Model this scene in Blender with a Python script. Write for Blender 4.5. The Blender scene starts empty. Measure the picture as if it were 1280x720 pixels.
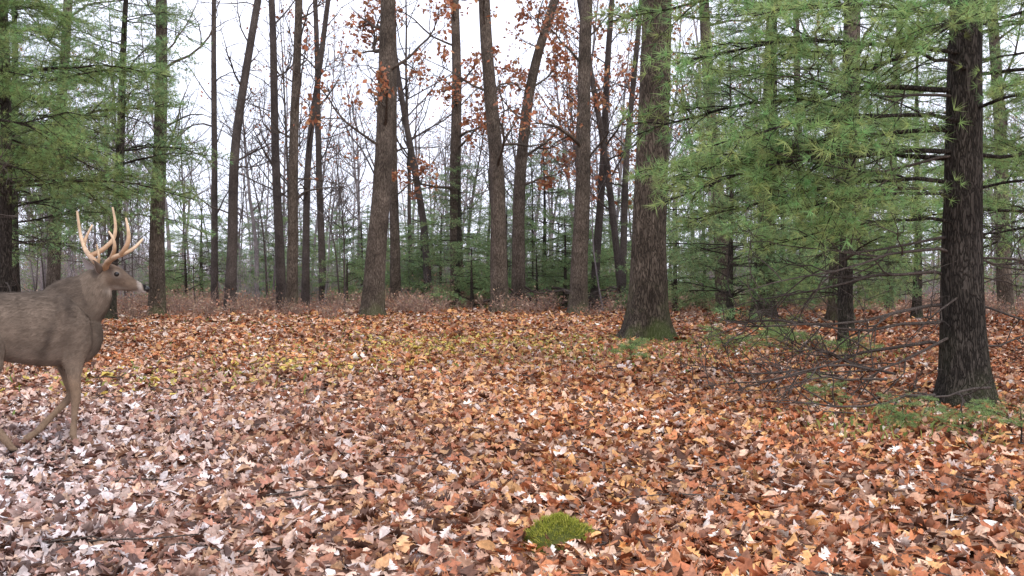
import bpy, math, random
import numpy as np
from mathutils import Vector, Matrix, Euler
rng=np.random.default_rng(7); random.seed(7)
scene=bpy.context.scene
def nrm(v): 
    return v/np.maximum(np.linalg.norm(v,axis=-1,keepdims=True),1e-9)
def gz(x,y):
    return 0.035*np.sin(x*0.9+1.3)*np.cos(y*0.7)+0.02*np.sin(x*2.3+y*1.7)+0.012*np.sin(x*4.1-y*3.3)

# ---------------- mesh builder
class MB:
    def __init__(s): s.V=[];s.F=[];s.M=[];s.C=[];s.n=0
    def add(s,V,F,mat=0,col=(1,1,1)):
        V=np.asarray(V,float);F=np.asarray(F,int)
        s.V.append(V);s.F.append(F+s.n);s.M.append(np.full(len(F),mat))
        c=np.asarray(col,float)
        if c.ndim==1:c=np.tile(c[:3],(len(V),1))
        s.C.append(c);s.n+=len(V)
    def pack(s):
        V=np.concatenate(s.V);C=np.concatenate(s.C);out=[]
        for k in (3,4):
            Fs=[(f,m) for f,m in zip(s.F,s.M) if f.shape[1]==k]
            if Fs: out.append((np.concatenate([f for f,_ in Fs]),np.concatenate([m for _,m in Fs])))
        return V,C,out
    def addpack(s,pk,R,t,sc,cm=1.0):
        V,C,out=pk
        s.V.append((V*sc)@np.array(R).T+np.array(t));s.C.append(C*cm)
        for f,m in out:
            s.F.append(f+s.n);s.M.append(m)
        s.n+=len(V)
    def mesh(s,name,mats,smooth=True):
        me=bpy.data.meshes.new(name)
        V=np.concatenate(s.V);C=np.concatenate(s.C)
        L=[f.ravel() for f in s.F];loops=np.concatenate(L)
        tot=np.concatenate([np.full(len(f),f.shape[1]) for f in s.F])
        st=np.concatenate([[0],np.cumsum(tot)[:-1]])
        me.vertices.add(len(V));me.vertices.foreach_set('co',V.ravel())
        me.loops.add(len(loops));me.loops.foreach_set('vertex_index',loops.astype(np.int32))
        me.polygons.add(len(tot));me.polygons.foreach_set('loop_start',st.astype(np.int32))
        me.update(calc_edges=True)
        me.polygons.foreach_set('material_index',np.concatenate(s.M).astype(np.int32))
        me.polygons.foreach_set('use_smooth',np.full(len(tot),smooth))
        a=me.color_attributes.new('Col','FLOAT_COLOR','POINT')
        a.data.foreach_set('color',np.c_[C,np.ones(len(C))].ravel())
        for m in mats: me.materials.append(m)
        return me
    def obj(s,name,mats,smooth=True,parent=None):
        o=bpy.data.objects.new(name,s.mesh(name,mats,smooth));scene.collection.objects.link(o)
        if parent:o.parent=parent
        return o
def empty(name,loc=(0,0,0)):
    e=bpy.data.objects.new(name,None);e.location=loc;scene.collection.objects.link(e);return e
def inst(name,me,loc,rot=(0,0,0),sc=1,parent=None):
    o=bpy.data.objects.new(name,me);o.location=loc;o.rotation_euler=rot
    o.scale=(sc,sc,sc) if np.isscalar(sc) else sc
    scene.collection.objects.link(o)
    if parent:o.parent=parent
    return o

def tube(P,R,n=8,cap=False,lump=0,flat=None):
    P=np.asarray(P,float);R=np.asarray(R,float);m=len(P)
    T=nrm(np.gradient(P,axis=0))
    ref=np.array([0,0,1.]) if abs(T[:,2]).mean()<0.8 else np.array([0,1.,0])
    A=nrm(np.cross(T,ref));B=np.cross(T,A)
    th=np.linspace(0,2*np.pi,n,endpoint=False)
    rr=R[:,None]*(1+(lump*rng.normal(size=(m,n)) if lump else 0))
    V=P[:,None]+rr[...,None]*(np.cos(th)[None,:,None]*A[:,None]+np.sin(th)[None,:,None]*B[:,None])
    V=V.reshape(-1,3)
    i=np.arange(m-1)[:,None]*n;j=np.arange(n)[None];k=(j+1)%n
    F=np.stack([i+j,i+k,i+n+k,i+n+j],-1).reshape(-1,4)
    return V,F

# ---------------- materials
def nodemat(name):
    m=bpy.data.materials.new(name);m.use_nodes=True;nt=m.node_tree
    return m,nt,nt.nodes,nt.links,nt.nodes['Principled BSDF']
def bark(name,dark,mid,light,scale=1.0,bump=0.6,moss=0.0,vcol=False):
    m,nt,N,L,b=nodemat(name)
    tc=N.new('ShaderNodeTexCoord');mp=N.new('ShaderNodeMapping');mp.inputs['Scale'].default_value=(1,1,0.2)
    L.new(tc.outputs['Object'],mp.inputs['Vector'])
    nz=N.new('ShaderNodeTexNoise');nz.inputs['Scale'].default_value=12*scale;nz.inputs['Detail'].default_value=4
    L.new(mp.outputs[0],nz.inputs['Vector'])
    ad=N.new('ShaderNodeMixRGB');ad.blend_type='ADD';ad.inputs[0].default_value=0.2
    L.new(mp.outputs[0],ad.inputs[1]);L.new(nz.outputs['Color'],ad.inputs[2])
    vo=N.new('ShaderNodeTexVoronoi');vo.feature='DISTANCE_TO_EDGE';vo.inputs['Scale'].default_value=24*scale
    L.new(ad.outputs[0],vo.inputs['Vector'])
    r1=N.new('ShaderNodeMapRange');r1.inputs[1].default_value=0.0;r1.inputs[2].default_value=0.2;r1.inputs[3].default_value=.2;L.new(vo.outputs['Distance'],r1.inputs[0])
    n2=N.new('ShaderNodeTexNoise');n2.inputs['Scale'].default_value=40*scale;n2.inputs['Detail'].default_value=6;n2.inputs['Roughness'].default_value=.65
    L.new(mp.outputs[0],n2.inputs['Vector'])
    mu=N.new('ShaderNodeMath');mu.operation='MULTIPLY';L.new(r1.outputs[0],mu.inputs[0]);L.new(n2.outputs[0],mu.inputs[1])
    cr=N.new('ShaderNodeValToRGB');e=cr.color_ramp.elements
    e[0].position=0.08;e[0].color=(*dark,1);e[1].position=0.70;e[1].color=(*light,1)
    x=cr.color_ramp.elements.new(0.36);x.color=(*mid,1)
    L.new(mu.outputs[0],cr.inputs[0])
    n3=N.new('ShaderNodeTexNoise');n3.inputs['Scale'].default_value=1.7;n3.inputs['Detail'].default_value=3
    L.new(tc.outputs['Object'],n3.inputs['Vector'])
    r3=N.new('ShaderNodeMapRange');r3.inputs[1].default_value=0.3;r3.inputs[2].default_value=0.7;r3.inputs[3].default_value=0.65;r3.inputs[4].default_value=1.4
    L.new(n3.outputs[0],r3.inputs[0])
    vm=N.new('ShaderNodeVectorMath');vm.operation='SCALE';L.new(cr.outputs[0],vm.inputs[0]);L.new(r3.outputs[0],vm.inputs['Scale'])
    out=vm.outputs[0]
    if moss>0:
        sx=N.new('ShaderNodeSeparateXYZ');L.new(tc.outputs['Object'],sx.inputs[0])
        r4=N.new('ShaderNodeMapRange');r4.inputs[1].default_value=1.1;r4.inputs[2].default_value=0.0;r4.inputs[3].default_value=0;r4.inputs[4].default_value=moss
        L.new(sx.outputs[2],r4.inputs[0])
        r5=N.new('ShaderNodeMapRange');r5.inputs[1].default_value=0.42;r5.inputs[2].default_value=0.6;L.new(n3.outputs[0],r5.inputs[0])
        m2=N.new('ShaderNodeMath');m2.operation='MULTIPLY';L.new(r4.outputs[0],m2.inputs[0]);L.new(r5.outputs[0],m2.inputs[1])
        mx=N.new('ShaderNodeMixRGB');L.new(m2.outputs[0],mx.inputs[0]);L.new(out,mx.inputs[1]);mx.inputs[2].default_value=(0.09,0.13,0.03,1)
        out=mx.outputs[0]
    L.new(out,b.inputs['Base Color']);b.inputs['Roughness'].default_value=0.95;b.inputs['Specular IOR Level'].default_value=0.12
    bp=N.new('ShaderNodeBump');bp.inputs['Strength'].default_value=bump;bp.inputs['Distance'].default_value=0.04
    L.new(mu.outputs[0],bp.inputs['Height']);L.new(bp.outputs[0],b.inputs['Normal'])
    return m
def vleaf(name,trans=0.3,rough=0.7,mult=1.0,spec=0.25,nscale=45,lo=.75,hi=1.2,noise=True):
    m,nt,N,L,b=nodemat(name)
    at=N.new('ShaderNodeAttribute');at.attribute_name='Col'
    out=at.outputs['Color']
    if noise:
        tc=N.new('ShaderNodeTexCoord');nz=N.new('ShaderNodeTexNoise');nz.inputs['Scale'].default_value=nscale;nz.inputs['Detail'].default_value=3
        L.new(tc.outputs['Object'],nz.inputs['Vector'])
        r=N.new('ShaderNodeMapRange');r.inputs[1].default_value=0.3;r.inputs[2].default_value=0.7;r.inputs[3].default_value=lo*mult;r.inputs[4].default_value=hi*mult
        L.new(nz.outputs[0],r.inputs[0])
        vm=N.new('ShaderNodeVectorMath');vm.operation='SCALE';L.new(at.outputs['Color'],vm.inputs[0]);L.new(r.outputs[0],vm.inputs['Scale'])
        out=vm.outputs[0]
    L.new(out,b.inputs['Base Color']);b.inputs['Roughness'].default_value=rough;b.inputs['Specular IOR Level'].default_value=spec
    if trans>0:
        t=N.new('ShaderNodeBsdfTranslucent');L.new(out,t.inputs[0])
        mx=N.new('ShaderNodeMixShader');mx.inputs[0].default_value=trans
        L.new(b.outputs[0],mx.inputs[1]);L.new(t.outputs[0],mx.inputs[2]);L.new(mx.outputs[0],N['Material Output'].inputs['Surface'])
    return m
M_oak=bark('oak_bark',(0.028,0.023,0.018),(0.095,0.073,0.056),(0.20,0.16,0.125),1.0,0.9,0.75)
M_oak2=bark('grey_oak_bark',(0.042,0.034,0.028),(0.12,0.093,0.074),(0.23,0.19,0.155),1.1,0.7,0.4)
M_thin=bark('sapling_bark',(0.04,0.032,0.03),(0.085,0.069,0.062),(0.16,0.137,0.123),1.6,0.4)
M_pine=bark('pine_bark',(0.022,0.019,0.016),(0.065,0.054,0.046),(0.135,0.114,0.097),1.2,1.0,0.2)
M_far_haze=bark('distant_bark_haze',(0.15,0.13,0.135),(0.21,0.185,0.185),(0.29,0.26,0.265),1.0,0.2)  # distance haze painted in: bark colour kept pale and grey-violet
M_dead=bark('dead_wood',(0.04,0.032,0.028),(0.10,0.08,0.07),(0.20,0.17,0.15),2.5,0.4)
M_need=vleaf('pine_needles',0.42,0.6,noise=False)
M_leaf=vleaf('dry_leaf',0.3,0.65,noise=False)
M_litter=vleaf('fallen_leaf',0,0.6,1.0,0.22,60,.65,1.25)

# ---------------- bare trees
def limb(mb,p,d,L,r,lev,maxlev,tips,nch=(14,6,5,3),sides=(12,6,4,3),up=0.06,mat=0):
    n=(12,8,5,4)[lev]
    pts=[p.copy()];dd=d.copy();s=L/n
    wob=(0.04,0.16,0.22,0.25)[lev]
    for i in range(n):
        dd=nrm(dd+rng.normal(size=3)*wob+np.array([0,0,up]));pts.append(pts[-1]+dd*s)
    pts=np.array(pts);t=np.linspace(0,1,n+1)
    R=r*(1-0.88*t)+0.0015
    V,F=tube(pts,R,sides[lev]);mb.add(V,F,mat)
    if lev>=maxlev: tips.append(pts[-1]);tips.append(pts[-2]);return
    for k in range(nch[lev]):
        tt=rng.uniform(0.2,0.98) if lev>0 else rng.uniform(0.35,1)
        i=min(int(tt*n),n-1);q=pts[i]+(pts[i+1]-pts[i])*(tt*n-i)
        tang=nrm(pts[i+1]-pts[i]);side=nrm(np.cross(tang,rng.normal(size=3)))
        a=math.radians(rng.uniform(30,65))
        nd=tang*math.cos(a)+side*math.sin(a)
        limb(mb,q,nd,L*rng.uniform(0.28,0.5)*(1.1-0.5*tt),r*(1-0.85*tt)*0.55+0.002,lev+1,maxlev,tips,nch,sides,up,mat)
def leafcards(mb,P,size,cols,mat):
    n=len(P);D=nrm(rng.normal(size=(n,3)));S=nrm(np.cross(D,rng.normal(size=(n,3))))
    s=size*rng.uniform(0.6,1.3,size=(n,1))
    V=np.stack([P,P+D*s*.5+S*s*.33,P+D*s,P+D*s*.5-S*s*.33],1).reshape(-1,3)
    F=np.arange(4*n).reshape(-1,4)
    C=np.repeat(cols[rng.integers(0,len(cols),n)]*rng.uniform(0.7,1.2,size=(n,1)),4,axis=0)
    mb.add(V,F,mat,C)
RUST=np.array([[.46,.18,.09],[.40,.15,.08],[.50,.26,.13],[.32,.14,.08]])
def big_tree(name,x,y,way,r,H=17,mat=None,flare=0.9,branches=12,firstb=0.3,leaves=0,lobes=5,sides=28):
    mb=MB();tips=[]
    zs=np.concatenate([[-0.3,0,0.1,0.22,0.4,0.65,1.0],np.arange(1.5,H,0.5)])
    wz=[w[0] for w in way];wx=[w[1] for w in way]
    px=np.interp(zs,wz,wx)
    if zs[-1]>wz[-1]:
        sl=(wx[-1]-wx[-2])/(wz[-1]-wz[-2]);px=np.where(zs>wz[-1],wx[-1]+(zs-wz[-1])*sl,px)
    ker=np.ones(5)/5
    px2=px.copy();px2[4:-4]=np.convolve(px,ker,'same')[4:-4];px=px2
    ph=rng.uniform(0,6.28,4)
    w=np.clip(zs/3,0,1)
    px=px+w*(0.10*r*4*np.sin(zs*0.7+ph[0])*0.35);py=w*0.05*np.sin(zs*0.55+ph[1])
    z0=np.maximum(zs,0)
    R=r*(1.04-0.035*z0)
    R=np.maximum(R,r*0.25)*(1+flare*np.exp(-z0/0.33)*0.55+0.12*np.exp(-z0/1.3))
    th=np.linspace(0,2*np.pi,sides,endpoint=False)
    lob=1+0.22*flare*np.exp(-z0/0.35)[:,None]*np.cos(lobes*th+ph[2])[None]+0.10*flare*np.exp(-z0/0.5)[:,None]*np.cos(3*th+ph[3])[None]
    lob=lob*(1+0.025*rng.normal(size=(len(zs),sides)))*(1+0.03*np.cos(2*th+ph[1])[None])
    V=np.stack([px[:,None]+R[:,None]*lob*np.cos(th),py[:,None]+R[:,None]*lob*np.sin(th),np.repeat(zs[:,None],sides,1)],-1).reshape(-1,3)
    m=len(zs);i=np.arange(m-1)[:,None]*sides;j=np.arange(sides)[None];k=(j+1)%sides
    F=np.stack([i+j,i+k,i+sides+k,i+sides+j],-1).reshape(-1,4);mb.add(V,F,0)
    for b in range(branches):
        zz=H*(firstb+(0.97-firstb)*(b+rng.uniform(0,1))/branches)
        c=np.array([np.interp(zz,zs,px),np.interp(zz,zs,py),zz]);rr=np.interp(zz,zs,R)
        a=rng.uniform(0,6.28);e=rng.uniform(0.2,0.9)
        d=nrm(np.array([math.cos(a),math.sin(a),e]))
        limb(mb,c,d,rng.uniform(1.6,4.0),rr*rng.uniform(0.14,0.32),1,3,tips,nch=(0,6,4,2),up=0.03,mat=0)
    if leaves and tips:
        T=np.array(tips);T=T[T[:,2]<11.5];P=T[rng.integers(0,len(T),leaves)]+rng.normal(size=(leaves,3))*0.10
        leafcards(mb,P,0.16,RUST,1)
    o=mb.obj(name,[mat or M_oak,M_leaf]);o.location=(x,y,float(gz(x,y)));return o

big_tree('oak_tree',2.36,18.4,[(0,0),(2,.08),(6,.14),(17,.5)],.295,H=18,mat=M_oak,flare=1.25,branches=9,firstb=.42)
T=[(-4.0,30,[(0,0),(3,.22),(9,.5),(17,1.0)],.29,M_oak2,.5,650),
(-10.15,30,[(0,0),(9,.15)],.215,M_oak2,.4,0),
(-.38,34,[(0,0),(5,-.15),(10,-.5)],.27,M_oak2,.5,600),
(.22,36,[(0,0),(5,.05),(8,.4),(11,1.4),(16,3)],.22,M_oak2,.4,1500),
(2.0,32,[(0,0),(9,.28)],.25,M_oak2,.6,250),
(2.95,38,[(0,0),(10,.6)],.15,M_thin,.3,500),
(3.75,36,[(0,0),(5,.15),(10,.6)],.12,M_thin,.2,500),
(3.95,37,[(0,0),(6,-.75),(11,-1.6)],.13,M_thin,.2,400),
(-4.45,40,[(0,0),(10,-.1)],.2,M_oak2,.3,0),
(-3.3,42,[(0,0),(3,-.2),(9,-1.2)],.15,M_thin,.2,0),
(-7.9,36,[(0,0),(9,-.3)],.165,M_thin,.3,0),
(-7.15,34,[(0,0),(9,.2)],.18,M_oak2,.3,0),
(-7.5,38,[(0,0),(6,.15),(10,.7)],.14,M_thin,.3,150),
(-9.15,34,[(0,0),(5,.15),(10,.9)],.17,M_thin,.3,0),
(-10.2,36,[(0,0),(10,.0)],.12,M_thin,.3,0),
(-7.2,40,[(0,0),(10,-.25)],.14,M_thin,.3,0),
(6.7,33,[(0,0),(10,-.7)],.23,M_oak2,.4,200),
(-2.1,40,[(0,0),(10,-.05)],.25,M_oak2,.3,1300),
(8.1,26,[(0,0),(9,.35)],.26,M_oak2,.5,0),
(-14.5,33,[(0,0),(9,.5)],.2,M_oak2,.4,0),
(14.6,31,[(0,0),(9,-.4)],.2,M_oak2,.4,0),
(12.2,34,[(0,0),(9,.3)],.14,M_thin,.4,0),
(10.6,38,[(0,0),(9,-.3)],.16,M_thin,.4,0),
]
for (x,y,w,r,m,fl,lv) in T:
    big_tree('oak_tree' if r>.18 else 'young_hardwood_tree',x,y,w,r,H=16 if r>.18 else 13,mat=m,flare=fl,branches=11,firstb=.24,leaves=lv,sides=16)

# ---------------- distant hardwood forest (instanced)
arch=[]
for k in range(7):
    mb=MB();tips=[]
    H=rng.uniform(12,17)
    limb(mb,np.array([0,0,-.2]),nrm(np.array([rng.normal()*.05,rng.normal()*.05,1])),H,rng.uniform(.08,.15),0,3,tips,nch=(17,5,3,0),sides=(8,4,3,3),up=0.05)
    if k in(1,4):
        Tt=np.array(tips);leafcards(mb,Tt[rng.integers(0,len(Tt),300)]+rng.normal(size=(300,3))*.15,.18,RUST,1)
    arch.append(mb.mesh('distant_tree',[M_far_haze if k%3 else M_thin,M_leaf]))
E=empty('distant_trees')
for i in range(260):
    y=rng.uniform(43,125);x=rng.uniform(-1,1)*(y*.58+6)
    inst('tree',arch[rng.integers(0,7)],(x,y,-.1),(0,0,rng.uniform(0,6.28)),rng.uniform(.6,1.1),E)
for i in range(22):
    s=rng.choice([-1,1]);y=rng.uniform(8,40);x=s*(y*.56+rng.uniform(3,14))
    inst('tree',arch[rng.integers(0,7)],(x,y,-.1),(0,0,rng.uniform(0,6.28)),rng.uniform(.7,1.1),E)
sap=[]
for k in range(5):
    mb=MB();tips=[]
    limb(mb,np.array([0,0,-.1]),nrm(np.array([rng.normal()*.12,rng.normal()*.1,1])),rng.uniform(5,8),rng.uniform(.025,.05),0,2,tips,nch=(14,4,0,0),sides=(5,3,3,3),up=0.05)
    sap.append(mb.mesh('sapling',[M_thin if k%2 else M_far_haze]))
E=empty('saplings')
for i in range(220):
    y=rng.uniform(33,75);x=rng.uniform(-1,1)*(y*.58+4)
    inst('sapling',sap[rng.integers(0,5)],(x,y,0),(0,0,rng.uniform(0,6.28)),rng.uniform(.5,1.2),E)
def shrub(ns,h,r,sp,maxlev=2,mats=None,leaf=0,lcol=None,ls=.05):
    mb=MB();tips=[]
    for i in range(ns):
        a=rng.uniform(0,6.28);p=np.array([math.cos(a),math.sin(a),0])*rng.uniform(0,sp*.5)
        d=nrm(np.array([math.cos(a)*rng.uniform(0,.7),math.sin(a)*rng.uniform(0,.7),1]))
        limb(mb,p,d,h*rng.uniform(.5,1.1),r,1,1+maxlev,tips,nch=(0,5,3,0),sides=(5,3,3,3),up=0.03)
    if leaf:
        Tt=np.array(tips);leafcards(mb,Tt[rng.integers(0,len(Tt),leaf)]+rng.normal(size=(leaf,3))*.05,ls,lcol,1)
    return mb.mesh('shrub',mats)
def plain(name,c,rough=.9):
    m,nt,N,L,b=nodemat(name)
    tc=N.new('ShaderNodeTexCoord');nz=N.new('ShaderNodeTexNoise');nz.inputs['Scale'].default_value=8
    L.new(tc.outputs['Object'],nz.inputs['Vector'])
    cr=N.new('ShaderNodeValToRGB');cr.color_ramp.elements[0].color=(*[v*.55 for v in c],1);cr.color_ramp.elements[1].color=(*[min(1,v*1.4) for v in c],1)
    cr.color_ramp.elements[0].position=.3;cr.color_ramp.elements[1].position=.7
    L.new(nz.outputs[0],cr.inputs[0]);L.new(cr.outputs[0],b.inputs['Base Color']);b.inputs['Roughness'].default_value=rough;b.inputs['Specular IOR Level'].default_value=.2
    return m
M_br=plain('brush_stem',(.32,.22,.18));M_br2=plain('grey_twig',(.32,.28,.285))
DRY=np.array([[.50,.30,.20],[.42,.22,.15],[.55,.40,.30],[.38,.28,.18]])
GRN=np.array([[.20,.32,.13],[.25,.36,.15],[.17,.28,.12],[.32,.35,.15]])
sh=[shrub(18,3.2,.012,1.2,mats=[M_br2,M_leaf]) for k in range(3)]+[shrub(16,2.4,.010,1.2,mats=[M_br,M_leaf],leaf=300,lcol=DRY,ls=.09)]+[shrub(16,2.4,.010,1.2,mats=[M_br2,M_leaf],leaf=700,lcol=GRN,ls=.10)]
E=empty('forest_undergrowth')
for i in range(330):
    y=rng.uniform(39,95);x=rng.uniform(-1,1)*(y*.58+4)
    inst('shrub',sh[rng.integers(0,5)],(x,y,-.1),(0,0,rng.uniform(0,6.28)),rng.uniform(.6,1.3)*(1+max(0,y-55)/45),E)
for i in range(30):
    s=rng.choice([-1,1]);y=rng.uniform(10,38);x=s*(y*.52+rng.uniform(1.5,10))
    inst('shrub',sh[rng.integers(0,5)],(x,y,-.1),(0,0,rng.uniform(0,6.28)),rng.uniform(.4,1.0),E)
lo=[shrub(26,.55,.005,.9,maxlev=1,mats=[M_br,M_leaf],leaf=130,lcol=DRY,ls=.06) for k in range(3)]
E=empty('dry_brush')
for i in range(250):
    y=rng.uniform(28,42);x=rng.uniform(-1,1)*(y*.52+2)
    if x>-1 and rng.random()<.5: continue
    if y<31 and (rng.random()<.5): continue
    inst('brush',lo[rng.integers(0,3)],(x,y,0),(0,0,rng.uniform(0,6.28)),rng.uniform(.6,1.5),E)
mb=MB()
for i in range(70):
    c=np.array([rng.uniform(-.5,4.5),rng.uniform(35,37.5),rng.uniform(.05,.7)]);a=rng.uniform(0,3.14)
    d=np.array([math.cos(a),math.sin(a)*.6,rng.normal()*.18])*rng.uniform(.7,2.0)
    P=c+np.linspace(-.5,.5,6)[:,None]*d+rng.normal(size=(6,3))*.04
    V,F=tube(P,np.linspace(1,.4,6)*rng.uniform(.012,.05),5);mb.add(V,F,0)
mb.obj('brush_pile',[M_dead])

# ---------------- pine foliage
def needle_cols(n,base,var):
    k=rng.uniform(1-var,1+var,size=(n,1));c=base*k
    c[:,0]*=rng.uniform(.8,1.3,size=n);return c
def pine_branch(L=2.2,ntw=17,K=16,nl=.085,w=.004,base=np.array([.10,.19,.075]),stem=.018,bare=.2,step=.05,sub=.11):
    mb=MB();n=12;t=np.linspace(0,1,n)
    P=np.stack([t*L,np.cumsum(rng.normal(size=n))*.03,.10*np.sin(t*3.0)*L*.4-.10*L*t**2+np.cumsum(rng.normal(size=n))*.012],-1)
    V,F=tube(P,stem*(1-.85*t)+.002,6);mb.add(V,F,0)
    TP=[];TD=[]
    def tufts(Q,dirs,step):
        seg=np.linalg.norm(np.diff(Q,axis=0),axis=1);tot=seg.sum();m=max(2,int(tot*.6/step))
        s=np.linspace(.4,1,m);cs=np.concatenate([[0],np.cumsum(seg)])/tot
        for v in s:
            q=np.array([np.interp(v,cs,Q[:,a]) for a in range(3)]);i=min(np.searchsorted(cs,v),len(Q)-1);i=max(i,1)
            TP.append(q);TD.append(nrm(Q[i]-Q[i-1]))
    for k in range(ntw):
        for sgn in(-1,1):
            if rng.random()<.12: continue
            tt=bare+(.97-bare)*(k+rng.uniform(0,.9))/ntw
            q=np.array([np.interp(tt,t,P[:,a]) for a in range(3)])
            a=math.radians(rng.uniform(30,65))*sgn
            d=np.array([math.cos(a),math.sin(a),rng.normal()*.2+.03]);ln=L*(.42*(1-tt)+.10)*rng.uniform(.6,1.2)
            s=np.linspace(0,1,5);Q=q+s[:,None]*d*ln+np.stack([s*0,s*0,-.18*ln*s**2],-1)+rng.normal(size=(5,3))*.012*s[:,None]
            V,F=tube(Q,.006*(1-.8*s)+.001,3);mb.add(V,F,0);tufts(Q,d,step)
            for u in range(int(ln/sub)):
                v=rng.uniform(.35,.95);q2=q+(Q[-1]-q)*v;a2=a+math.radians(rng.choice([-1,1])*rng.uniform(25,60))
                d2=np.array([math.cos(a2),math.sin(a2),rng.normal()*.3+.05]);l2=ln*.33*rng.uniform(.5,1.1)+.04
                Q2=q2+np.linspace(0,1,3)[:,None]*d2*l2
                V,F=tube(Q2,np.array([.003,.002,.001]),3);mb.add(V,F,0);tufts(Q2,d2,step*1.1)
    tufts(P[7:],None,step)
    TP=np.array(TP);TD=np.array(TD);M=len(TP)
    p=np.repeat(TP,K,0);d=np.repeat(TD,K,0)
    dd=nrm(d*.8+nrm(rng.normal(size=(M*K,3)))*.8+np.array([0,0,.05]));side=nrm(np.cross(dd,rng.normal(size=dd.shape)))*w*.5
    l=nl*rng.uniform(.6,1.15,size=(M*K,1))
    V=np.stack([p-side,p+side,p+dd*l],1).reshape(-1,3)
    C=np.repeat(np.repeat(needle_cols(M,base,.35),K,0)*rng.uniform(.8,1.2,size=(M*K,1)),3,0)
    mb.add(V,np.arange(len(V)).reshape(-1,3),1,C);return mb
G1=np.array([.31,.46,.18]);G2=np.array([.29,.42,.19])
br_near=[pine_branch(2.2,12,16,.10,.0046,G1,step=.06,sub=.12).pack() for k in range(5)]
br_mid=[pine_branch(2.2,9,9,.12,.010,G2,step=.08,sub=.2).pack() for k in range(4)]
deadb=[];deadp=[]
for k in range(4):
    mb=MB();tips=[]
    limb(mb,np.array([0,0,0.]),np.array([1,0,.02]),2.0,.014,1,3,tips,nch=(0,7,3,0),sides=(6,5,4,3),up=-.015)
    deadp.append(mb.pack());deadb.append(mb.mesh('dead_branch',[M_dead]))
def RM(e): return Euler(e).to_matrix()
def pine(name,x,y,r,H,lean=0,z0=1.6,scale=1.0,step=.42,per=4,kinds=None,amin=0,amax=6.28,dead=8,extra=()):
    kinds=kinds or br_mid
    E=empty(name,(x,y,float(gz(x,y))))
    mb=MB();zs=np.concatenate([[-.3,0,.12,.3,.6],np.arange(1,H,.4)]);ph=rng.uniform(0,6)
    z_=np.maximum(zs,0);P=np.stack([lean*z_+.03*np.sin(zs*.8+ph)*np.clip(zs,0,1),.03*np.cos(zs*.6+ph)*np.clip(zs,0,1),zs],-1)
    R=r*(1-.93*np.clip(z_/H,0,1))*(1+.55*np.exp(-z_/.22)+.1*np.exp(-z_/1.0))
    V,F=tube(P,R,20,lump=.03);mb.add(V,F,0);mb.obj('trunk',[M_pine],parent=E)
    fb=MB();db=MB()
    z=z0
    while z<H-.2:
        f=1-(z-z0)/(H-z0)
        for k in range(per):
            a=rng.uniform(amin,amax);L=scale*(.35+.65*f**.8)*rng.uniform(.65,1.15)
            fb.addpack(kinds[rng.integers(0,len(kinds))],RM((rng.normal()*.3,rng.uniform(-.32,.22),a)),(lean*z,0,z+rng.uniform(-.2,.2)),L,rng.uniform(.75,1.15))
        z+=step*rng.uniform(.8,1.2)
    for (zz,a,sc,tilt,kind) in extra:
        if kind=='b': fb.addpack(br_near[rng.integers(0,5)],RM((rng.normal()*.25,tilt+rng.normal()*.05,math.radians(a))),(0,0,zz),sc*rng.uniform(.9,1.1),rng.uniform(.8,1.15))
        else: db.addpack(deadp[rng.integers(0,4)],RM((rng.normal()*.15,tilt,math.radians(a))),(0,0,zz),sc)
    for k in range(dead):
        db.addpack(deadp[rng.integers(0,4)],RM((rng.uniform(0,6),rng.uniform(-.1,.15),rng.uniform(0,6.28))),(lean*1.5,0,rng.uniform(.5,max(z0+.8,2))),rng.uniform(.4,.9)*scale)
    if fb.n: fb.obj('foliage',[M_pine,M_need],parent=E)
    if db.n: db.obj('dead_branches',[M_dead],parent=E)
    return E
ex=[(3.5,182,1.2,-.05,'b'),(2.75,168,1.2,.0,'b'),(2.5,200,1.2,.02,'b'),(2.2,185,1.2,.0,'b'),(2.9,222,1.05,.0,'b'),(3.1,190,1.25,0,'b'),
(3.7,170,1.3,-.05,'b'),(1.95,176,1.1,.02,'b'),(3.3,210,1.2,.05,'b'),(3.2,240,1.0,.05,'b'),(2.15,160,1.2,.0,'b'),(1.6,186,.95,.06,'b'),(2.4,175,1.25,.03,'b'),(1.8,200,.95,.05,'b'),
(2.2,10,1.0,.0,'b'),(2.9,-20,1.0,.0,'b'),(1.9,-45,.7,.05,'b'),(3.3,-60,.9,0,'b'),(2.6,-75,.8,0,'b'),
(.75,188,1.1,.12,'d'),(.65,205,1.0,.1,'d'),(1.1,178,1.1,.0,'d'),(1.5,190,1.0,0,'d'),(1.9,176,1.0,-.03,'d'),(2.2,192,1.0,-.05,'d'),(1.3,10,.8,0,'d'),(.9,-15,.8,.05,'d'),(.5,170,1.2,.1,'d'),(2.7,185,1.0,-.1,'d'),(1.0,230,.7,.1,'d'),(1.3,195,1.1,.02,'d'),(.9,172,1.2,.05,'d')]
pine('pine_tree',3.98,9.2,.185,12,lean=-.006,z0=4.4,scale=1.2,step=.7,per=3,kinds=br_near,dead=4,extra=ex)
pine('pine_tree',6.75,12.5,.17,11,z0=1.8,scale=1.1,kinds=br_near,per=3,step=.6,dead=8)
pine('pine_tree',4.9,15.5,.07,6.5,z0=1.4,scale=.9,kinds=br_near,per=3,step=.45,dead=4)
pine('pine_tree',6.7,28,.28,15,lean=.03,z0=2.2,scale=1.6,per=4,step=.5,dead=10)
pine('pine_tree',8.8,20,.13,11,z0=1.8,scale=1.3,per=3,step=.55,dead=10)
pine('pine_tree',5.2,25,.08,7,z0=.5,scale=1.0,per=5,step=.4,dead=2)
pine('pine_tree',7.4,23,.08,6.5,z0=.8,scale=1.0,per=4,step=.45,dead=2)
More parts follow.
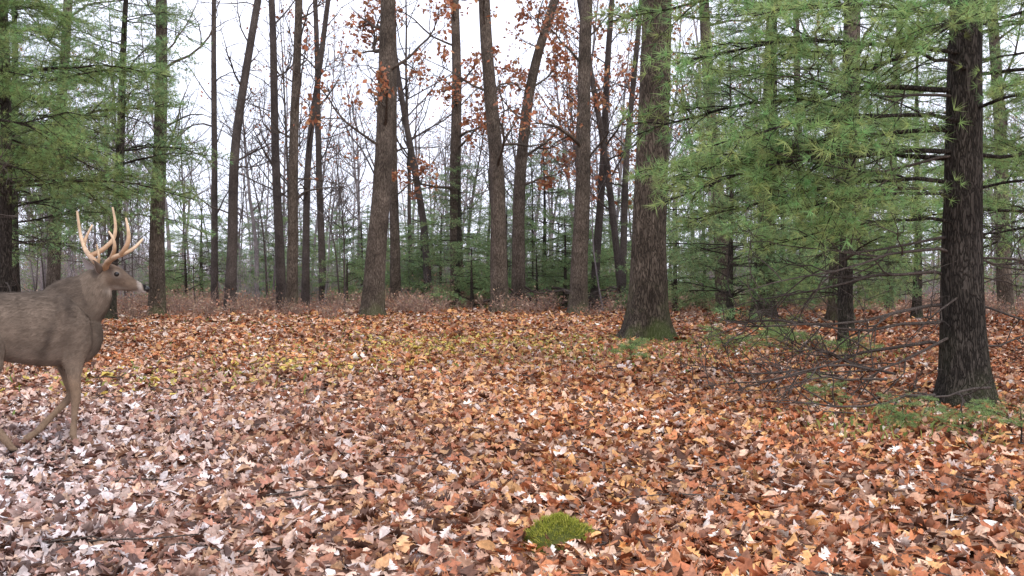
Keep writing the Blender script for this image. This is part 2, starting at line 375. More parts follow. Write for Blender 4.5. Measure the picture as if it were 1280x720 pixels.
pine('pine_tree',10.8,28,.12,9,z0=.8,scale=1.3,per=4,step=.5,dead=2)
# left pines
pine('pine_tree',-8.7,18,.12,12,z0=2.7,scale=1.3,per=5,step=.42,kinds=br_near,dead=16)
pine('pine_tree',-10.75,28,.16,13,lean=.06,z0=3.0,scale=1.4,per=4,step=.5,dead=16)
pine('pine_tree',-8.0,14.8,.11,10,z0=2.9,scale=1.1,per=4,step=.5,kinds=br_near,dead=6)
pine('pine_tree',-10.2,21,.10,10,z0=2.0,scale=1.1,per=4,step=.5,dead=12)
pine('pine_tree',-12.8,27,.16,12,z0=1.8,scale=1.5,per=4,step=.55,dead=12)
for (x,y,H,s) in [(-2.0,39,6.0,1.0),(1.25,41,7.0,1.2),(-6.6,46,4.2,1.1),(-4.7,48,4.6,1.1),(5.3,34,4.0,1.1),(3.0,45,4.5,1.2),(-1.0,46,3.8,1.1),(-13,44,5,1.2),(-10.5,50,5,1.3),(.9,37.5,2.4,.7),(9.5,40,6.5,1.4),
  (-2.9,43,4.0,1.0),(-5.6,41,2.6,.8),(2.6,40,3.2,.9),(4.4,42,5.0,1.1),(6.8,37,3.4,1.0),(-11.8,38,3.0,1.0),(-8.6,44,3.2,.9),(11.5,36,4.2,1.2),
  (-.2,42,5.0,1.1),(1.9,38,3.8,.9),(-1.4,37,2.6,.8),(-3.8,44,3.6,1.0),(5.0,39,4.6,1.1),(-6.0,38,2.2,.8)]:
    pine('pine_tree',x,y,.05+.008*H,H,z0=.3,scale=s,per=4,step=.36,dead=0)
farp=[]
for k in range(3):
    mb=MB();H=rng.uniform(5,8)
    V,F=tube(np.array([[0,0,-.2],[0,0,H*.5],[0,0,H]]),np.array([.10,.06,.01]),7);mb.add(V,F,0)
    P=[];D=[]
    z=.4
    while z<H:
        f=1-z/H
        for b in range(5):
            a=rng.uniform(0,6.28);L=(.3+2.0*f**.8)*rng.uniform(.6,1.1);u=np.array([math.cos(a),math.sin(a),rng.uniform(-.15,.25)])
            V,F=tube(np.array([[0,0,z],np.array([0,0,z])+u*L*.5,np.array([0,0,z])+u*L]),np.array([.02,.012,.004]),3);mb.add(V,F,0)
            m=int(L*15)
            s=rng.uniform(.2,1,m);off=rng.normal(size=(m,3))*np.array([.28,.28,.09])*(1.15-s)[:,None]*L*.6
            P.append(np.array([0,0,z])+s[:,None]*u*L+off);D.append(np.tile(u,(m,1)))
        z+=.4
    P=np.concatenate(P);D=np.concatenate(D);M=len(P);K=7
    p=np.repeat(P,K,0);dd=nrm(np.repeat(D,K,0)*.5+nrm(rng.normal(size=(M*K,3))));sd=nrm(np.cross(dd,rng.normal(size=dd.shape)))*.010
    V=np.stack([p-sd,p+sd,p+dd*.17],1).reshape(-1,3)
    C=np.repeat(np.repeat(needle_cols(M,np.array([.32,.44,.28]),.25),K,0),3,0)  # needle colour lightened to paint in distance haze
    mb.add(V,np.arange(len(V)).reshape(-1,3),1,C);farp.append(mb.mesh('distant_pine',[M_far_haze,M_need]))
E=empty('distant_pine_trees')
for i in range(110):
    y=rng.uniform(47,95);x=rng.uniform(-1,1)*(y*.58+4)
    inst('pine',farp[rng.integers(0,3)],(x,y,-.1),(0,0,rng.uniform(0,6.28)),rng.uniform(.4,.95),E)
for i in range(16):
    s=rng.choice([-1,1]);y=rng.uniform(14,45);x=s*(y*.54+rng.uniform(4,12))
    inst('pine',farp[rng.integers(0,3)],(x,y,-.1),(0,0,rng.uniform(0,6.28)),rng.uniform(.6,1.1),E)
for (x,y,s) in [(1.5,13.3,.2),(2.75,7.4,.14),(3.15,6.5,.17),(3.6,13.5,.25),(3.0,7.0,.12),(3.0,14.6,.22),(4.1,12.6,.2),(4.3,16.4,.26),(2.5,8.4,.12)]:
    E=empty('pine_seedling',(x,y,float(gz(x,y))))
    mb=MB();V,F=tube(np.array([[0,0,-.05],[.01,0,s*.8],[0,0,s*1.6]]),np.array([.008,.005,.002]),5);mb.add(V,F,0);mb.obj('stem',[M_pine],parent=E)
    fb=MB()
    for k in range(9):
        fb.addpack(br_near[rng.integers(0,4)],RM((0,-rng.uniform(0,.6),rng.uniform(0,6.28))),(0,0,s*rng.uniform(.3,1.6)),s*rng.uniform(.6,1.1))
    fb.obj('sprigs',[M_pine,M_need],parent=E)

# ---------------- ground
m,nt,N,L,b=nodemat('forest_floor')
tc=N.new('ShaderNodeTexCoord')
vo=N.new('ShaderNodeTexVoronoi');vo.inputs['Scale'].default_value=13;L.new(tc.outputs['Object'],vo.inputs['Vector'])
cr=N.new('ShaderNodeValToRGB');cr.color_ramp.interpolation='CONSTANT'
for p_,c_ in [(0,(.18,.08,.045)),(.25,(.36,.16,.08)),(.45,(.46,.25,.15)),(.65,(.28,.12,.065)),(.8,(.55,.35,.24))]:
    e=cr.color_ramp.elements.new(p_) if p_>0 else cr.color_ramp.elements[0];e.color=(*c_,1)
cr.color_ramp.elements[-1].color=(.42,.23,.13,1)
sp=N.new('ShaderNodeSeparateColor');L.new(vo.outputs['Color'],sp.inputs[0]);L.new(sp.outputs[0],cr.inputs[0])
nz=N.new('ShaderNodeTexNoise');nz.inputs['Scale'].default_value=40;nz.inputs['Detail'].default_value=5;L.new(tc.outputs['Object'],nz.inputs['Vector'])
r=N.new('ShaderNodeMapRange');r.inputs[3].default_value=.4;r.inputs[4].default_value=1.1;L.new(nz.outputs[0],r.inputs[0])
vm=N.new('ShaderNodeVectorMath');vm.operation='SCALE';L.new(cr.outputs[0],vm.inputs[0]);L.new(r.outputs[0],vm.inputs['Scale'])
L.new(vm.outputs[0],b.inputs['Base Color']);b.inputs['Roughness'].default_value=.95
bp=N.new('ShaderNodeBump');bp.inputs['Distance'].default_value=.04;L.new(vo.outputs['Distance'],bp.inputs['Height']);L.new(bp.outputs[0],b.inputs['Normal'])
M_ground=m
def axis(a,b_,fine,far):
    x=list(np.arange(a,b_+.001,fine));s=fine
    lo_=[a];hi=[b_]
    while hi[-1]<far: s*=1.35;hi.append(hi[-1]+s);lo_.append(lo_[-1]-s)
    return np.array(lo_[:0:-1]+x+hi[1:])
gx=axis(-16,16,.25,600);gy=axis(-6,44,.25,600)
X,Y=np.meshgrid(gx,gy);V=np.stack([X,Y,gz(X,Y)],-1).reshape(-1,3);nx=len(gx)
i=np.arange(len(gy)-1)[:,None]*nx;j=np.arange(nx-1)[None]
F=np.stack([i+j,i+j+1,i+nx+j+1,i+nx+j],-1).reshape(-1,4)
mb=MB();mb.add(V,F,0);mb.obj('ground',[M_ground])

# ---------------- fallen leaves
hw_oak=np.array([.015,.02,.15,.09,.25,.12,.30,.13,.22,.10,.0]);tt_oak=np.array([0,.12,.26,.34,.46,.54,.68,.75,.86,.93,1.0])
hw_ov=np.array([.01,.16,.27,.22,.0]);tt_ov=np.array([0,.2,.5,.78,1.0])
hw_mp=np.array([.01,.30,.12,.42,.20,.26,.0]);tt_mp=np.array([0,.15,.3,.5,.62,.75,1.0])
PAL=np.array([[.61,.37,.25],[.54,.205,.085],[.13,.058,.034],[.80,.65,.57],[.68,.36,.14],[.42,.145,.065],[.50,.275,.17],[.32,.14,.08],[.73,.48,.33]])
def leaves(mb,P,size,hw,tt,col,tilt=.45,curl=.5):
    n=len(P);m=len(hw)
    tx=np.stack([np.stack([tt,-hw,0*tt],-1),np.stack([tt,0*tt,0*tt],-1),np.stack([tt,hw,0*tt],-1)],1)
    tx=tx.reshape(-1,3)
    jit=1+.12*rng.normal(size=(n,len(tx),1))
    Q=np.repeat(tx[None],n,0)*np.concatenate([np.ones_like(jit),jit,jit],-1);Q[...,0]-=.5
    c1=rng.normal(size=(n,1))*curl;c2=rng.normal(size=(n,1))*curl;c3=rng.normal(size=(n,1))*.6
    Q[...,2]=c1*Q[...,0]**2*1.2+c2*np.abs(Q[...,1])*1.2+c3*Q[...,0]*Q[...,1]
    Q*=size[:,None,None]
    a=rng.uniform(0,6.28,n);b1=rng.normal(size=n)*tilt;b2=rng.normal(size=n)*tilt
    def rot(Q,ax,ang):
        c,s=np.cos(ang)[:,None],np.sin(ang)[:,None];o=Q.copy();i,j=[(1,2),(2,0),(0,1)][ax]
        o[...,i]=c*Q[...,i]-s*Q[...,j];o[...,j]=s*Q[...,i]+c*Q[...,j];return o
    Q=rot(rot(rot(Q,0,b1),1,b2),2,a)+P[:,None]
    V=Q.reshape(-1,3);F=[]
    for i in range(m-1):
        for s in(0,1): F.append([3*i+s,3*i+s+1,3*i+4+s,3*i+3+s])
    F=(np.arange(n)[:,None,None]*len(tx)+np.array(F)[None]).reshape(-1,4)
    mb.add(V,F,0,np.repeat(col,len(tx),0))
def smooth_noise(x,y):
    return np.sin(x*.8+2*np.sin(y*.45))*.5+np.sin(y*.9+x*.35+1.7)*.5
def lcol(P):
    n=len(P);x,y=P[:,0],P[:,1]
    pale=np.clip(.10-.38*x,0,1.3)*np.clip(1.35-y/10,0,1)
    warm_light=np.exp(-((x-.2)/4.5)**2)*np.clip((y-3.2)/5,0,1)  # warm light at the clearing's centre, put into the leaf colours
    w=np.ones((n,9));w[:,3]=.65+1.9*pale;w[:,0]=1.1+.9*pale;w[:,8]=1.0+.5*pale;w[:,1]=1.3+1.4*warm_light-.4*np.clip(pale,0,1);w[:,4]=.6+3.0*warm_light;w[:,2]=1.1+.3*pale
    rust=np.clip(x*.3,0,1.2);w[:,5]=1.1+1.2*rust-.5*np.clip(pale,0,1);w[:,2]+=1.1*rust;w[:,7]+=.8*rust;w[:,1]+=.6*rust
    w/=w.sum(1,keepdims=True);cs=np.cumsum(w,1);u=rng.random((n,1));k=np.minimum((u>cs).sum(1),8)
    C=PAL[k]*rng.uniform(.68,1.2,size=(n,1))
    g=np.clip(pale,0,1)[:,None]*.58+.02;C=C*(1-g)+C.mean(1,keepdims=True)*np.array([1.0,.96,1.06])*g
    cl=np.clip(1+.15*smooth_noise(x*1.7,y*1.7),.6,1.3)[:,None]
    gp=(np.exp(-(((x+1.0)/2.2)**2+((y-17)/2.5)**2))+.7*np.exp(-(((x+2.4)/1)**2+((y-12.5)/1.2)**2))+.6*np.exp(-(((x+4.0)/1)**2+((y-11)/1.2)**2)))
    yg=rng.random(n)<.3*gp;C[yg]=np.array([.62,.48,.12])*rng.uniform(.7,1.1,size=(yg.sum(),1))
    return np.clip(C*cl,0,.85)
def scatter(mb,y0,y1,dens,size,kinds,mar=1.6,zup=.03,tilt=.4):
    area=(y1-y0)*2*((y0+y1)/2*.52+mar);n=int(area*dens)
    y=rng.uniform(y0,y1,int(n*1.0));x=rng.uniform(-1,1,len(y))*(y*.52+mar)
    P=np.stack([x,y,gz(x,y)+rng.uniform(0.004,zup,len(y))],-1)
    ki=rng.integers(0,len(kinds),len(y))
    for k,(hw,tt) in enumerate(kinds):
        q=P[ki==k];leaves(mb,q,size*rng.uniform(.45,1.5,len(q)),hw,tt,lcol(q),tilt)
OAK=(hw_oak,tt_oak);OV=(hw_ov,tt_ov);MP=(hw_mp,tt_mp)
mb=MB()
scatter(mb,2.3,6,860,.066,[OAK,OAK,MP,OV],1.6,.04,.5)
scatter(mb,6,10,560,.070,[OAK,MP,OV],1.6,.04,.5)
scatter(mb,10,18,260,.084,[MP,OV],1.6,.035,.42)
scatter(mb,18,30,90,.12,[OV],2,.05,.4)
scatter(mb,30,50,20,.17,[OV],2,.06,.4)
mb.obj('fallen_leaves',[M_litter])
mb=MB()
for i in range(260):
    y=rng.uniform(3,22);x=rng.uniform(-1,1)*(y*.52+1);a=rng.uniform(0,3.14);ln=rng.uniform(.15,.9)
    if x>1.5: ln*=1.4
    P=np.array([x,y,float(gz(x,y))+.035])+np.linspace(-.5,.5,7)[:,None]*np.array([math.cos(a),math.sin(a),0])*ln+rng.normal(size=(7,3))*np.array([.02,.02,.008])
    V,F=tube(P,np.linspace(1,.4,7)*rng.uniform(.003,.008),5);mb.add(V,F,0)
mb.obj('fallen_twigs',[M_dead])
E=empty('fallen_branch',(3.3,9.2,.1))
for k in range(9):
    inst('limb',deadb[k%4],(rng.uniform(-.5,.9),rng.uniform(-1.4,1.2),rng.uniform(0,.25)),(rng.uniform(0,6),rng.uniform(-.12,.05),rng.uniform(2.3,4.0)),rng.uniform(.5,.95),E)
mb=MB()
pts=[]
for (cx,cy,sx,sy,n) in [(-1,17,2.2,2.2,700),(-2.4,12.5,.9,1,200),(-4,11,1,1,200),(1.6,14.5,.8,1.5,450),(3.9,16,1.0,1.8,900),(2.4,18.1,.8,.5,400),(2.7,7.4,.4,.5,260),(-6,25,4,3,900),(0,27,6,3,900)]:
    x=rng.normal(cx,sx,n);y=rng.normal(cy,sy,n);pts.append(np.stack([x,y,gz(x,y)],-1))
P=np.concatenate(pts);n=len(P);D=nrm(np.stack([rng.normal(size=n)*.5,rng.normal(size=n)*.5,np.ones(n)],-1))
S=nrm(np.cross(D,rng.normal(size=(n,3))))*.004;h=rng.uniform(.05,.14,(n,1))
V=np.stack([P-S,P+S,P+D*h*.6+S*.7,P+D*h+np.array([0,0,-.02])+nrm(rng.normal(size=(n,3)))*.03],1).reshape(-1,3)
gc=np.array([[.35,.36,.10],[.48,.42,.16],[.22,.30,.08]])
mb.add(V,np.arange(4*n).reshape(-1,4),0,np.repeat(gc[rng.integers(0,3,n)],4,0));mb.obj('grass',[M_need])
# moss clump
mb=MB();mx_,my_=.19,4.22
u=np.linspace(0,1,14);th=np.linspace(0,2*np.pi,36,endpoint=False)
rr=u[:,None]*(1+.12*np.sin(3*th+1)+.08*np.sin(5*th))[None]
hz=.12*np.cos(u*np.pi/2)[:,None]**.7+.008*rng.normal(size=(14,36))
V=np.stack([rr*.15*np.cos(th),rr*.11*np.sin(th),hz*np.ones_like(rr)-.012],-1).reshape(-1,3)
i=np.arange(13)[:,None]*36;j=np.arange(36)[None];F=np.stack([i+j,i+36+j,i+36+(j+1)%36,i+(j+1)%36],-1).reshape(-1,4)
mb.add(V,F,0,(.13,.15,.03))
n=9000;k=rng.integers(0,len(V),n);P=V[k]+rng.normal(size=(n,3))*np.array([.008,.008,.003])
D=nrm(P*np.array([1,1,1.5])/.15+rng.normal(size=(n,3))*.5+np.array([0,0,.3]));S=nrm(np.cross(D,rng.normal(size=(n,3))))*.0018
W=np.stack([P-S,P+S,P+D*rng.uniform(.006,.018,(n,1))],1).reshape(-1,3)
mc=np.array([[.40,.42,.07],[.52,.50,.11],[.26,.29,.04]])
mb.add(W,np.arange(3*n).reshape(-1,3),0,np.repeat(mc[rng.integers(0,3,n)],3,0))
o=mb.obj('moss_clump',[M_need]);o.location=(mx_,my_,float(gz(mx_,my_)))

# ---------------- deer
def loft(rings,n=20):
    R=np.array(rings,float)
    m=len(R);s=np.arange(m);ss=np.linspace(0,m-1,(m-1)*3+1)
    R=np.stack([np.interp(ss,s,R[:,a]) for a in range(5)],-1)
    C=R[:,:3];T=nrm(np.gradient(C,axis=0));Yv=np.array([0,1.,0]);A=nrm(np.cross(Yv,T));B=nrm(np.cross(T,A))
    th=np.linspace(0,2*np.pi,n,endpoint=False)
    V=C[:,None]+R[:,3][:,None,None]*np.sin(th)[None,:,None]*A[:,None]+R[:,4][:,None,None]*np.cos(th)[None,:,None]*B[:,None]
    V=V.reshape(-1,3);m=len(C)
    F=[]
    for i in range(m-1):
        for j in range(n):F.append([i*n+j,i*n+(j+1)%n,(i+1)*n+(j+1)%n,(i+1)*n+j])
    V=np.vstack([V,C[0],C[-1]]);tri=[]
    for j in range(n):
        tri.append([len(V)-2,(j+1)%n,j]);tri.append([len(V)-1,(m-1)*n+j,(m-1)*n+(j+1)%n])
    return V,F,tri
parts=[]
parts.append([(-.86,0,.80,.05,.04),(-.83,0,.80,.12,.09),(-.75,0,.79,.165,.135),(-.62,0,.785,.185,.16),(-.47,0,.765,.19,.155),(-.32,0,.745,.21,.165),(-.17,0,.735,.228,.17),(-.02,0,.735,.235,.155),(.06,0,.735,.225,.13),(.11,0,.745,.185,.105),(.15,0,.76,.12,.075),(.17,0,.77,.05,.04)])
parts.append([(-.08,0,.77,.16,.12),(-.02,0,.83,.195,.13),(.05,0,.89,.185,.122),(.12,-.005,.955,.16,.108),(.18,-.01,1.015,.13,.092),(.22,-.015,1.07,.102,.075),(.25,-.015,1.11,.078,.062),(.265,-.015,1.14,.04,.04)])
hd=[(.20,0.00,1.115,.035,.03),(.235,-.01,1.122,.068,.056),(.285,-.03,1.115,.076,.064),(.335,-.05,1.098,.068,.054),(.385,-.072,1.072,.050,.040),(.43,-.09,1.048,.040,.032),(.47,-.107,1.028,.036,.031),(.50,-.119,1.014,.033,.030),(.517,-.127,1.006,.018,.018)]
parts.append(hd)
parts.append([(.27,-.022,1.07,.03,.03),(.31,-.04,1.052,.04,.036),(.36,-.06,1.035,.030,.03),(.43,-.09,1.018,.018,.02),(.48,-.11,1.002,.013,.015)])
parts.append([(-.83,0,.90,.03,.03),(-.88,0,.86,.035,.04),(-.92,0,.78,.03,.045),(-.93,0,.70,.02,.03),(-.93,0,.64,.008,.01)])
def leg(pts): parts.append(pts)
leg([(-.07,-.09,.93,.05,.03),(-.04,-.125,.85,.085,.05),(.0,-.135,.75,.10,.055),(.02,-.125,.65,.09,.055),(.0,-.11,.55,.068,.048),(.0,-.10,.46,.046,.038),(.01,-.095,.36,.033,.029),(.015,-.09,.31,.032,.029),(.01,-.09,.27,.024,.022),(.002,-.09,.17,.018,.017),(-.005,-.09,.095,.023,.021),(.005,-.09,.065,.019,.018),(.022,-.09,.035,.024,.022),(.035,-.09,.008,.032,.026),(.037,-.09,.0,.032,.026)])
leg([(.0,.10,.84,.07,.035),(.03,.11,.74,.10,.055),(.0,.11,.63,.085,.05),(-.02,.10,.54,.06,.042),(-.005,.095,.46,.044,.034),(.02,.09,.36,.034,.029),(.025,.09,.32,.032,.029),(.0,.09,.285,.025,.023),(-.09,.085,.20,.019,.018),(-.16,.085,.13,.023,.021),(-.19,.085,.10,.019,.018),(-.235,.085,.075,.022,.02),(-.27,.085,.04,.018,.018)])
nh=[(-.70,-.08,.90,.10,.05),(-.64,-.12,.80,.17,.09),(-.58,-.145,.69,.17,.09),(-.51,-.15,.60,.125,.07),(-.49,-.155,.53,.085,.052),(-.51,-.16,.45,.055,.037),(-.535,-.17,.385,.037,.028),(-.54,-.175,.35,.035,.027),(-.515,-.18,.29,.026,.022),(-.455,-.19,.18,.021,.019),(-.40,-.20,.10,.026,.022),(-.38,-.20,.07,.021,.019),(-.355,-.20,.035,.025,.022),(-.34,-.20,.008,.032,.026),(-.338,-.20,0,.032,.026)]
leg(nh)
leg([(-.72,.08,.88,.10,.05),(-.72,.11,.78,.15,.07),(-.70,.12,.68,.13,.065),(-.69,.12,.58,.09,.05),(-.75,.12,.48,.055,.036),(-.83,.12,.41,.036,.027),(-.855,.12,.37,.034,.026),(-.86,.12,.31,.025,.022),(-.87,.12,.18,.021,.019),(-.885,.12,.10,.025,.022),(-.875,.12,.07,.02,.019),(-.86,.12,.035,.024,.022),(-.85,.12,.005,.03,.025)])
mb=MB()
for p in parts:
    V,F,tri=loft(p);n0=mb.n
    mb.add(V,F,0);mb.F.append(np.array(tri)+n0);mb.M.append(np.zeros(len(tri),int))
tmp=mb.obj('deer_tmp',[])
import bmesh
bm=bmesh.new();bm.from_mesh(tmp.data);bmesh.ops.recalc_face_normals(bm,faces=bm.faces);bm.to_mesh(tmp.data);bm.free()
md=tmp.modifiers.new('r','REMESH');md.mode='VOXEL';md.voxel_size=.0085
md2=tmp.modifiers.new('s','SMOOTH');md2.factor=.5;md2.iterations=5
dg=bpy.context.evaluated_depsgraph_get();dg.update()
ev=tmp.evaluated_get(dg);body=bpy.data.meshes.new_from_object(ev)
bpy.data.objects.remove(tmp)
nv=len(body.vertices);co=np.zeros(nv*3);body.vertices.foreach_get('co',co);co=co.reshape(-1,3)
no=np.zeros(nv*3);body.vertices.foreach_get('normal',no);no=no.reshape(-1,3)
def ss(a,b,v):
    t=np.clip((v-a)/(b-a),0,1);return t*t*(3-2*t)
PIV=np.array([.235,-.01,1.12])
def warp(p):
    p=np.array(p,float);sh_=p.shape;p=p.reshape(-1,3)
    hw=ss(.17,.26,p[:,0])*ss(.93,1.04,p[:,2])
    p=p+(hw*(.94-1))[:,None]*(p-PIV)
    nw=ss(.78,1.06,p[:,2])*ss(-.15,.15,p[:,0])
    p[:,0]-=.055*nw;p[:,2]-=.055*nw
    p[:,2]*=1.04
    return p.reshape(sh_)
def dcol(p,nn):
    x,y,z=p[:,0],p[:,1],p[:,2];n=len(p)
    c=np.tile(np.array([.195,.150,.116]),(n,1))
    def mix(mask,col):
        nonlocal c
        c=c*(1-mask[:,None])+np.array(col)*mask[:,None]
    mix(ss(.82,.97,z)*(x<.1)*.65,(.095,.073,.058))
    mix(ss(-.25,-.8,nn[:,2])*ss(.47,.52,z)*ss(.9,.8,z)*ss(.2,.1,x)*.6,(.40,.33,.27))
    mix(ss(.64,.52,z)*ss(.9,.6,np.abs(nn[:,2]))*.4,(.34,.26,.195))
    mix(ss(.50,.38,z)*.7,(.26,.175,.115))
    mix(np.exp(-(((x+.03)/.045)**2+((z-.86)/.10)**2))*.7,(.055,.043,.036))  # dark bands at shoulder, chest and flank: muscle shading painted into the coat
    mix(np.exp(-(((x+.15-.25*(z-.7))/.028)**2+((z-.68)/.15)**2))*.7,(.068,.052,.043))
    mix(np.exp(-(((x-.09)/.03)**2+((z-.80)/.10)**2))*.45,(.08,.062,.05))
    mix(ss(.08,.16,x)*ss(.85,.7,z)*.5,(.10,.078,.062))
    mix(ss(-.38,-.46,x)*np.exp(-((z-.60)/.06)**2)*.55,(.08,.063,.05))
    mix(ss(.22,.30,x)*ss(1.0,1.06,z)*.6,(.17,.115,.078))
    mix(np.exp(-(((x-.28)/.03)**2+((z-1.15)/.03)**2))*.6,(.08,.052,.04))
    mix(np.exp(-(((x-.31)/.05)**2+((z-1.0)/.03)**2))*.75,(.52,.46,.40))
    mix(ss(.445,.46,x)*ss(.485,.475,x)*.8,(.40,.35,.31)); mix(ss(.40,.44,x)*ss(1.012,.998,z)*ss(.5,.49,x),(.58,.53,.49))
    mix(ss(.478,.49,x)*ss(.995,1.005,z),(.012,.011,.011))
    for (ex_,ey_,ez_) in ((.322,-.098,1.118),(.316,.012,1.118)):
        dd=np.sqrt((x-ex_)**2+(y-ey_)**2+(z-ez_)**2);mix(np.exp(-(dd/.022)**2)*.8,(.45,.38,.31))
    mix(ss(-.80,-.86,x)*ss(.9,.8,z)*ss(.55,.62,z)*.6,(.5,.47,.43))
    mix(ss(.052,.04,z),(.02,.017,.015))
    return c
C=dcol(co,no)
wc=warp(co);body.vertices.foreach_set('co',wc.ravel());body.update()
a=body.color_attributes.new('Col','FLOAT_COLOR','POINT');a.data.foreach_set('color',np.c_[C,np.ones(nv)].ravel())
body.polygons.foreach_set('use_smooth',np.ones(len(body.polygons),bool))
M_fur=vleaf('deer_fur',0,.85,1.0,.1,14,.8,1.15)
body.materials.clear();body.materials.append(M_fur)
hdg=math.radians(33);ox,oy=-2.76,6.6
fx,fy=math.cos(hdg),math.sin(hdg)
loc=(ox-(-.09)*(-fy),oy-(-.09)*fx,float(gz(ox,oy))+.01)
deer=empty('white_tailed_deer',loc);deer.rotation_euler=(0,0,hdg)
ob=inst('body',body,(0,0,0),parent=deer)
n=80000;k=rng.integers(0,nv,n);P0=co[k];Nn=no[k]
keep=(P0[:,2]>.06)&~((P0[:,0]>.47)&(P0[:,2]>.98));P0=P0[keep];Nn=Nn[keep];k=k[keep];n=len(P0)
P=wc[k]+rng.normal(size=(n,3))*.003
flow=np.tile(np.array([-.9,0,-.35]),(n,1));flow[P0[:,2]<.5]=np.array([-.1,0,-1]);flow[(P0[:,0]>.1)&(P0[:,2]>.85)]=np.array([-.5,0,-.8])
hm=(P0[:,0]>.24)&(P0[:,2]>1.0);flow[hm]=np.array([-.9,.3,.2])
flow=nrm(flow-(flow*Nn).sum(1,keepdims=True)*Nn)
D=nrm(flow+Nn*.22+rng.normal(size=(n,3))*.12);S=nrm(np.cross(D,Nn))*.0014
ln=np.full((n,1),.024);ln[P0[:,2]<.45]=.010;ln[hm]=.009;ln*=rng.uniform(.6,1.2,(n,1))
W=np.stack([P-S,P+S,P+D*ln],1).reshape(-1,3)
tone=(1+.12*np.sin(P0[:,0]*19+2*np.sin(P0[:,2]*13))*np.sin(P0[:,2]*27+P0[:,0]*9))[:,None]
mb=MB();mb.add(W,np.arange(3*n).reshape(-1,3),0,np.repeat(C[k]*tone*rng.uniform(.75,1.35,(n,1)),3,0));mb.obj('fur',[M_fur],parent=deer)
def blob(mb,c,r,col,sc=(1,1,1),n=12,mat=0):
    u=np.linspace(0,np.pi,n);v=np.linspace(0,2*np.pi,2*n,endpoint=False)
    V=np.stack([np.sin(u)[:,None]*np.cos(v)*sc[0],np.sin(u)[:,None]*np.sin(v)*sc[1],np.cos(u)[:,None]*np.ones_like(v)*sc[2]],-1).reshape(-1,3)*r+warp(np.array(c))
    i=np.arange(n-1)[:,None]*2*n;j=np.arange(2*n)[None];F=np.stack([i+j,i+2*n+j,i+2*n+(j+1)%(2*n),i+(j+1)%(2*n)],-1).reshape(-1,4)
    mb.add(V,F,mat,col)
M_eye=vleaf('deer_eye',0,.08,1.0,.6,noise=False)
mb=MB();blob(mb,(.322,-.100,1.118),.0155,(.01,.008,.006));blob(mb,(.316,.012,1.118),.0155,(.01,.008,.006));mb.obj('eyes',[M_eye],parent=deer)
M_nose=vleaf('deer_nose',0,.35,1.0,.4,noise=False)
mb=MB();blob(mb,(.505,-.121,1.015),.025,(.012,.011,.011),(1,.95,.9));mb.obj('nose',[M_nose],parent=deer)
mb=MB()
for (b0,tip,wd) in [((.245,-.062,1.155),(.165,-.185,1.20),.038),((.235,.04,1.155),(.15,.13,1.225),.038)]:
    b0=np.array(b0);tip=np.array(tip);ax=tip-b0;up=nrm(np.cross(nrm(ax),np.array([1.,0,.2])));nf=nrm(np.cross(ax,up))
    t=np.linspace(0,1,9);w=wd*np.array([.45,.8,1,1.05,1,.86,.62,.35,.03])
    for side,cc in [(1,(.13,.098,.078)),(-1,(.36,.30,.27))]:
        Vv=[]
        for ti,wi in zip(t,w):
            for s in np.linspace(-1,1,7):
                Vv.append(b0+ax*ti+up*s*wi+nf*(s*s*wi*.75+.004*(1 if side<0 else 0)))
        i=np.arange(8)[:,None]*7;j=np.arange(6)[None];F=np.stack([i+j,i+j+1,i+7+j+1,i+7+j],-1).reshape(-1,4)
        mb.add(warp(np.array(Vv)),F,0,cc)
mb.obj('ears',[M_fur],parent=deer)
mb=MB()
def w2l(p):
    p=np.asarray(p,float);return np.stack([p[...,0]*fx+p[...,1]*fy,-p[...,0]*fy+p[...,1]*fx,p[...,2]],-1)
base=warp(np.array([.252,-.015,1.178]))
def curve(P,r0,r1):
    P=np.array(P,float);ssx=np.linspace(0,len(P)-1,22)
    Q=[]
    for v in ssx:
        i=min(int(v),len(P)-2);f=v-i;p0=P[max(i-1,0)];p1=P[i];p2=P[i+1];p3=P[min(i+2,len(P)-1)]
        Q.append(.5*((2*p1)+(-p0+p2)*f+(2*p0-5*p1+4*p2-p3)*f*f+(-p0+3*p1-3*p2+p3)*f**3))
    Q=base+w2l(np.array(Q)*np.array([1.22,1.2,1.36])+np.array([-.012,0,0]));t=np.linspace(0,1,22);R=1.4*(r0+(r1-r0)*t**1.2)
    V,F=tube(Q,R,10,lump=.03);tc_=t.repeat(10)[:,None]
    mb.add(V,F,0,np.array([.32,.17,.085])*(1-tc_)+np.array([.72,.54,.36])*tc_)
curve([(-.02,.025,-.02),(-.05,.05,.015),(-.10,.10,.045),(-.15,.15,.09),(-.18,.17,.16),(-.188,.15,.265)],.016,.005)
curve([(-.10,.10,.045),(-.05,.14,.075),(.0,.17,.13),(.012,.17,.20),(.0,.16,.285)],.0135,.004)
curve([(-.035,.04,.0),(-.02,.02,.04),(-.03,.015,.10)],.009,.003)
curve([(-.15,.15,.09),(-.155,.18,.13),(-.125,.20,.20)],.010,.004)
curve([(.03,-.03,-.02),(.06,-.06,.015),(.11,-.11,.035),(.17,-.15,.05),(.22,-.14,.075),(.25,-.09,.12)],.016,.005)
curve([(.16,-.15,.045),(.20,-.165,.10),(.205,-.17,.155),(.19,-.165,.215)],.0125,.004)
curve([(.09,-.10,.03),(.115,-.12,.075),(.11,-.125,.12),(.085,-.12,.155)],.0105,.004)
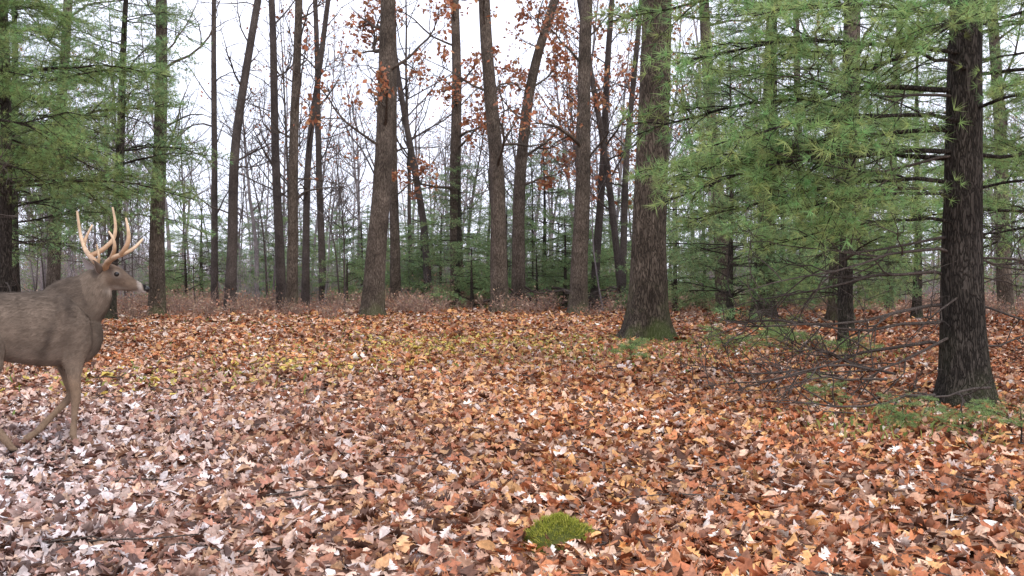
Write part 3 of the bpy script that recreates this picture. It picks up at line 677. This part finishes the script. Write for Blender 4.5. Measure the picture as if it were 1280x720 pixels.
curve([(.045,-.045,.0),(.075,-.04,.04),(.075,-.03,.09)],.009,.003)
M_ant=vleaf('antler',0,.45,1.0,.4,30)
mb.obj('antlers',[M_ant],parent=deer)

# ---------------- world, sun, camera
w=bpy.data.worlds.new('World');scene.world=w;w.use_nodes=True;N=w.node_tree.nodes;L=w.node_tree.links
bg=N['Background'];bg.inputs['Strength'].default_value=.15
sk=N.new('ShaderNodeTexSky');sk.sky_type='NISHITA';sk.sun_disc=False
el=math.radians(42);az=math.radians(150)
sk.sun_elevation=el;sk.sun_rotation=az
tc=N.new('ShaderNodeTexCoord');mp=N.new('ShaderNodeMapping');mp.inputs['Scale'].default_value=(1,1,2.5)
L.new(tc.outputs['Generated'],mp.inputs['Vector'])
nz=N.new('ShaderNodeTexNoise');nz.inputs['Scale'].default_value=3.5;nz.inputs['Detail'].default_value=5;L.new(mp.outputs[0],nz.inputs['Vector'])
r=N.new('ShaderNodeMapRange');r.inputs[1].default_value=.35;r.inputs[2].default_value=.65;r.inputs[3].default_value=.75;r.inputs[4].default_value=1.0;L.new(nz.outputs[0],r.inputs[0])
mx=N.new('ShaderNodeMixRGB');L.new(r.outputs[0],mx.inputs[0]);L.new(sk.outputs[0],mx.inputs[1]);mx.inputs[2].default_value=(11.0,11.4,13.2,1)
L.new(mx.outputs[0],bg.inputs['Color'])
sd=Vector((math.sin(az)*math.cos(el),math.cos(az)*math.cos(el),math.sin(el)))
sl=bpy.data.lights.new('sun','SUN');sl.energy=1.5;sl.angle=math.radians(10);sl.color=(1,.91,.78)
so=bpy.data.objects.new('sun',sl);scene.collection.objects.link(so);so.rotation_euler=(-sd).to_track_quat('-Z','Y').to_euler()
cam=bpy.data.cameras.new('camera');co_=bpy.data.objects.new('camera',cam);scene.collection.objects.link(co_)
cam.sensor_width=36;cam.lens=36.9;cam.clip_end=2000;cam.clip_start=.05
co_.location=(0,0,1.05);co_.rotation_euler=(math.radians(90-.44),0,0);scene.camera=co_
scene.view_settings.view_transform='Standard';scene.view_settings.look='None';scene.view_settings.exposure=0
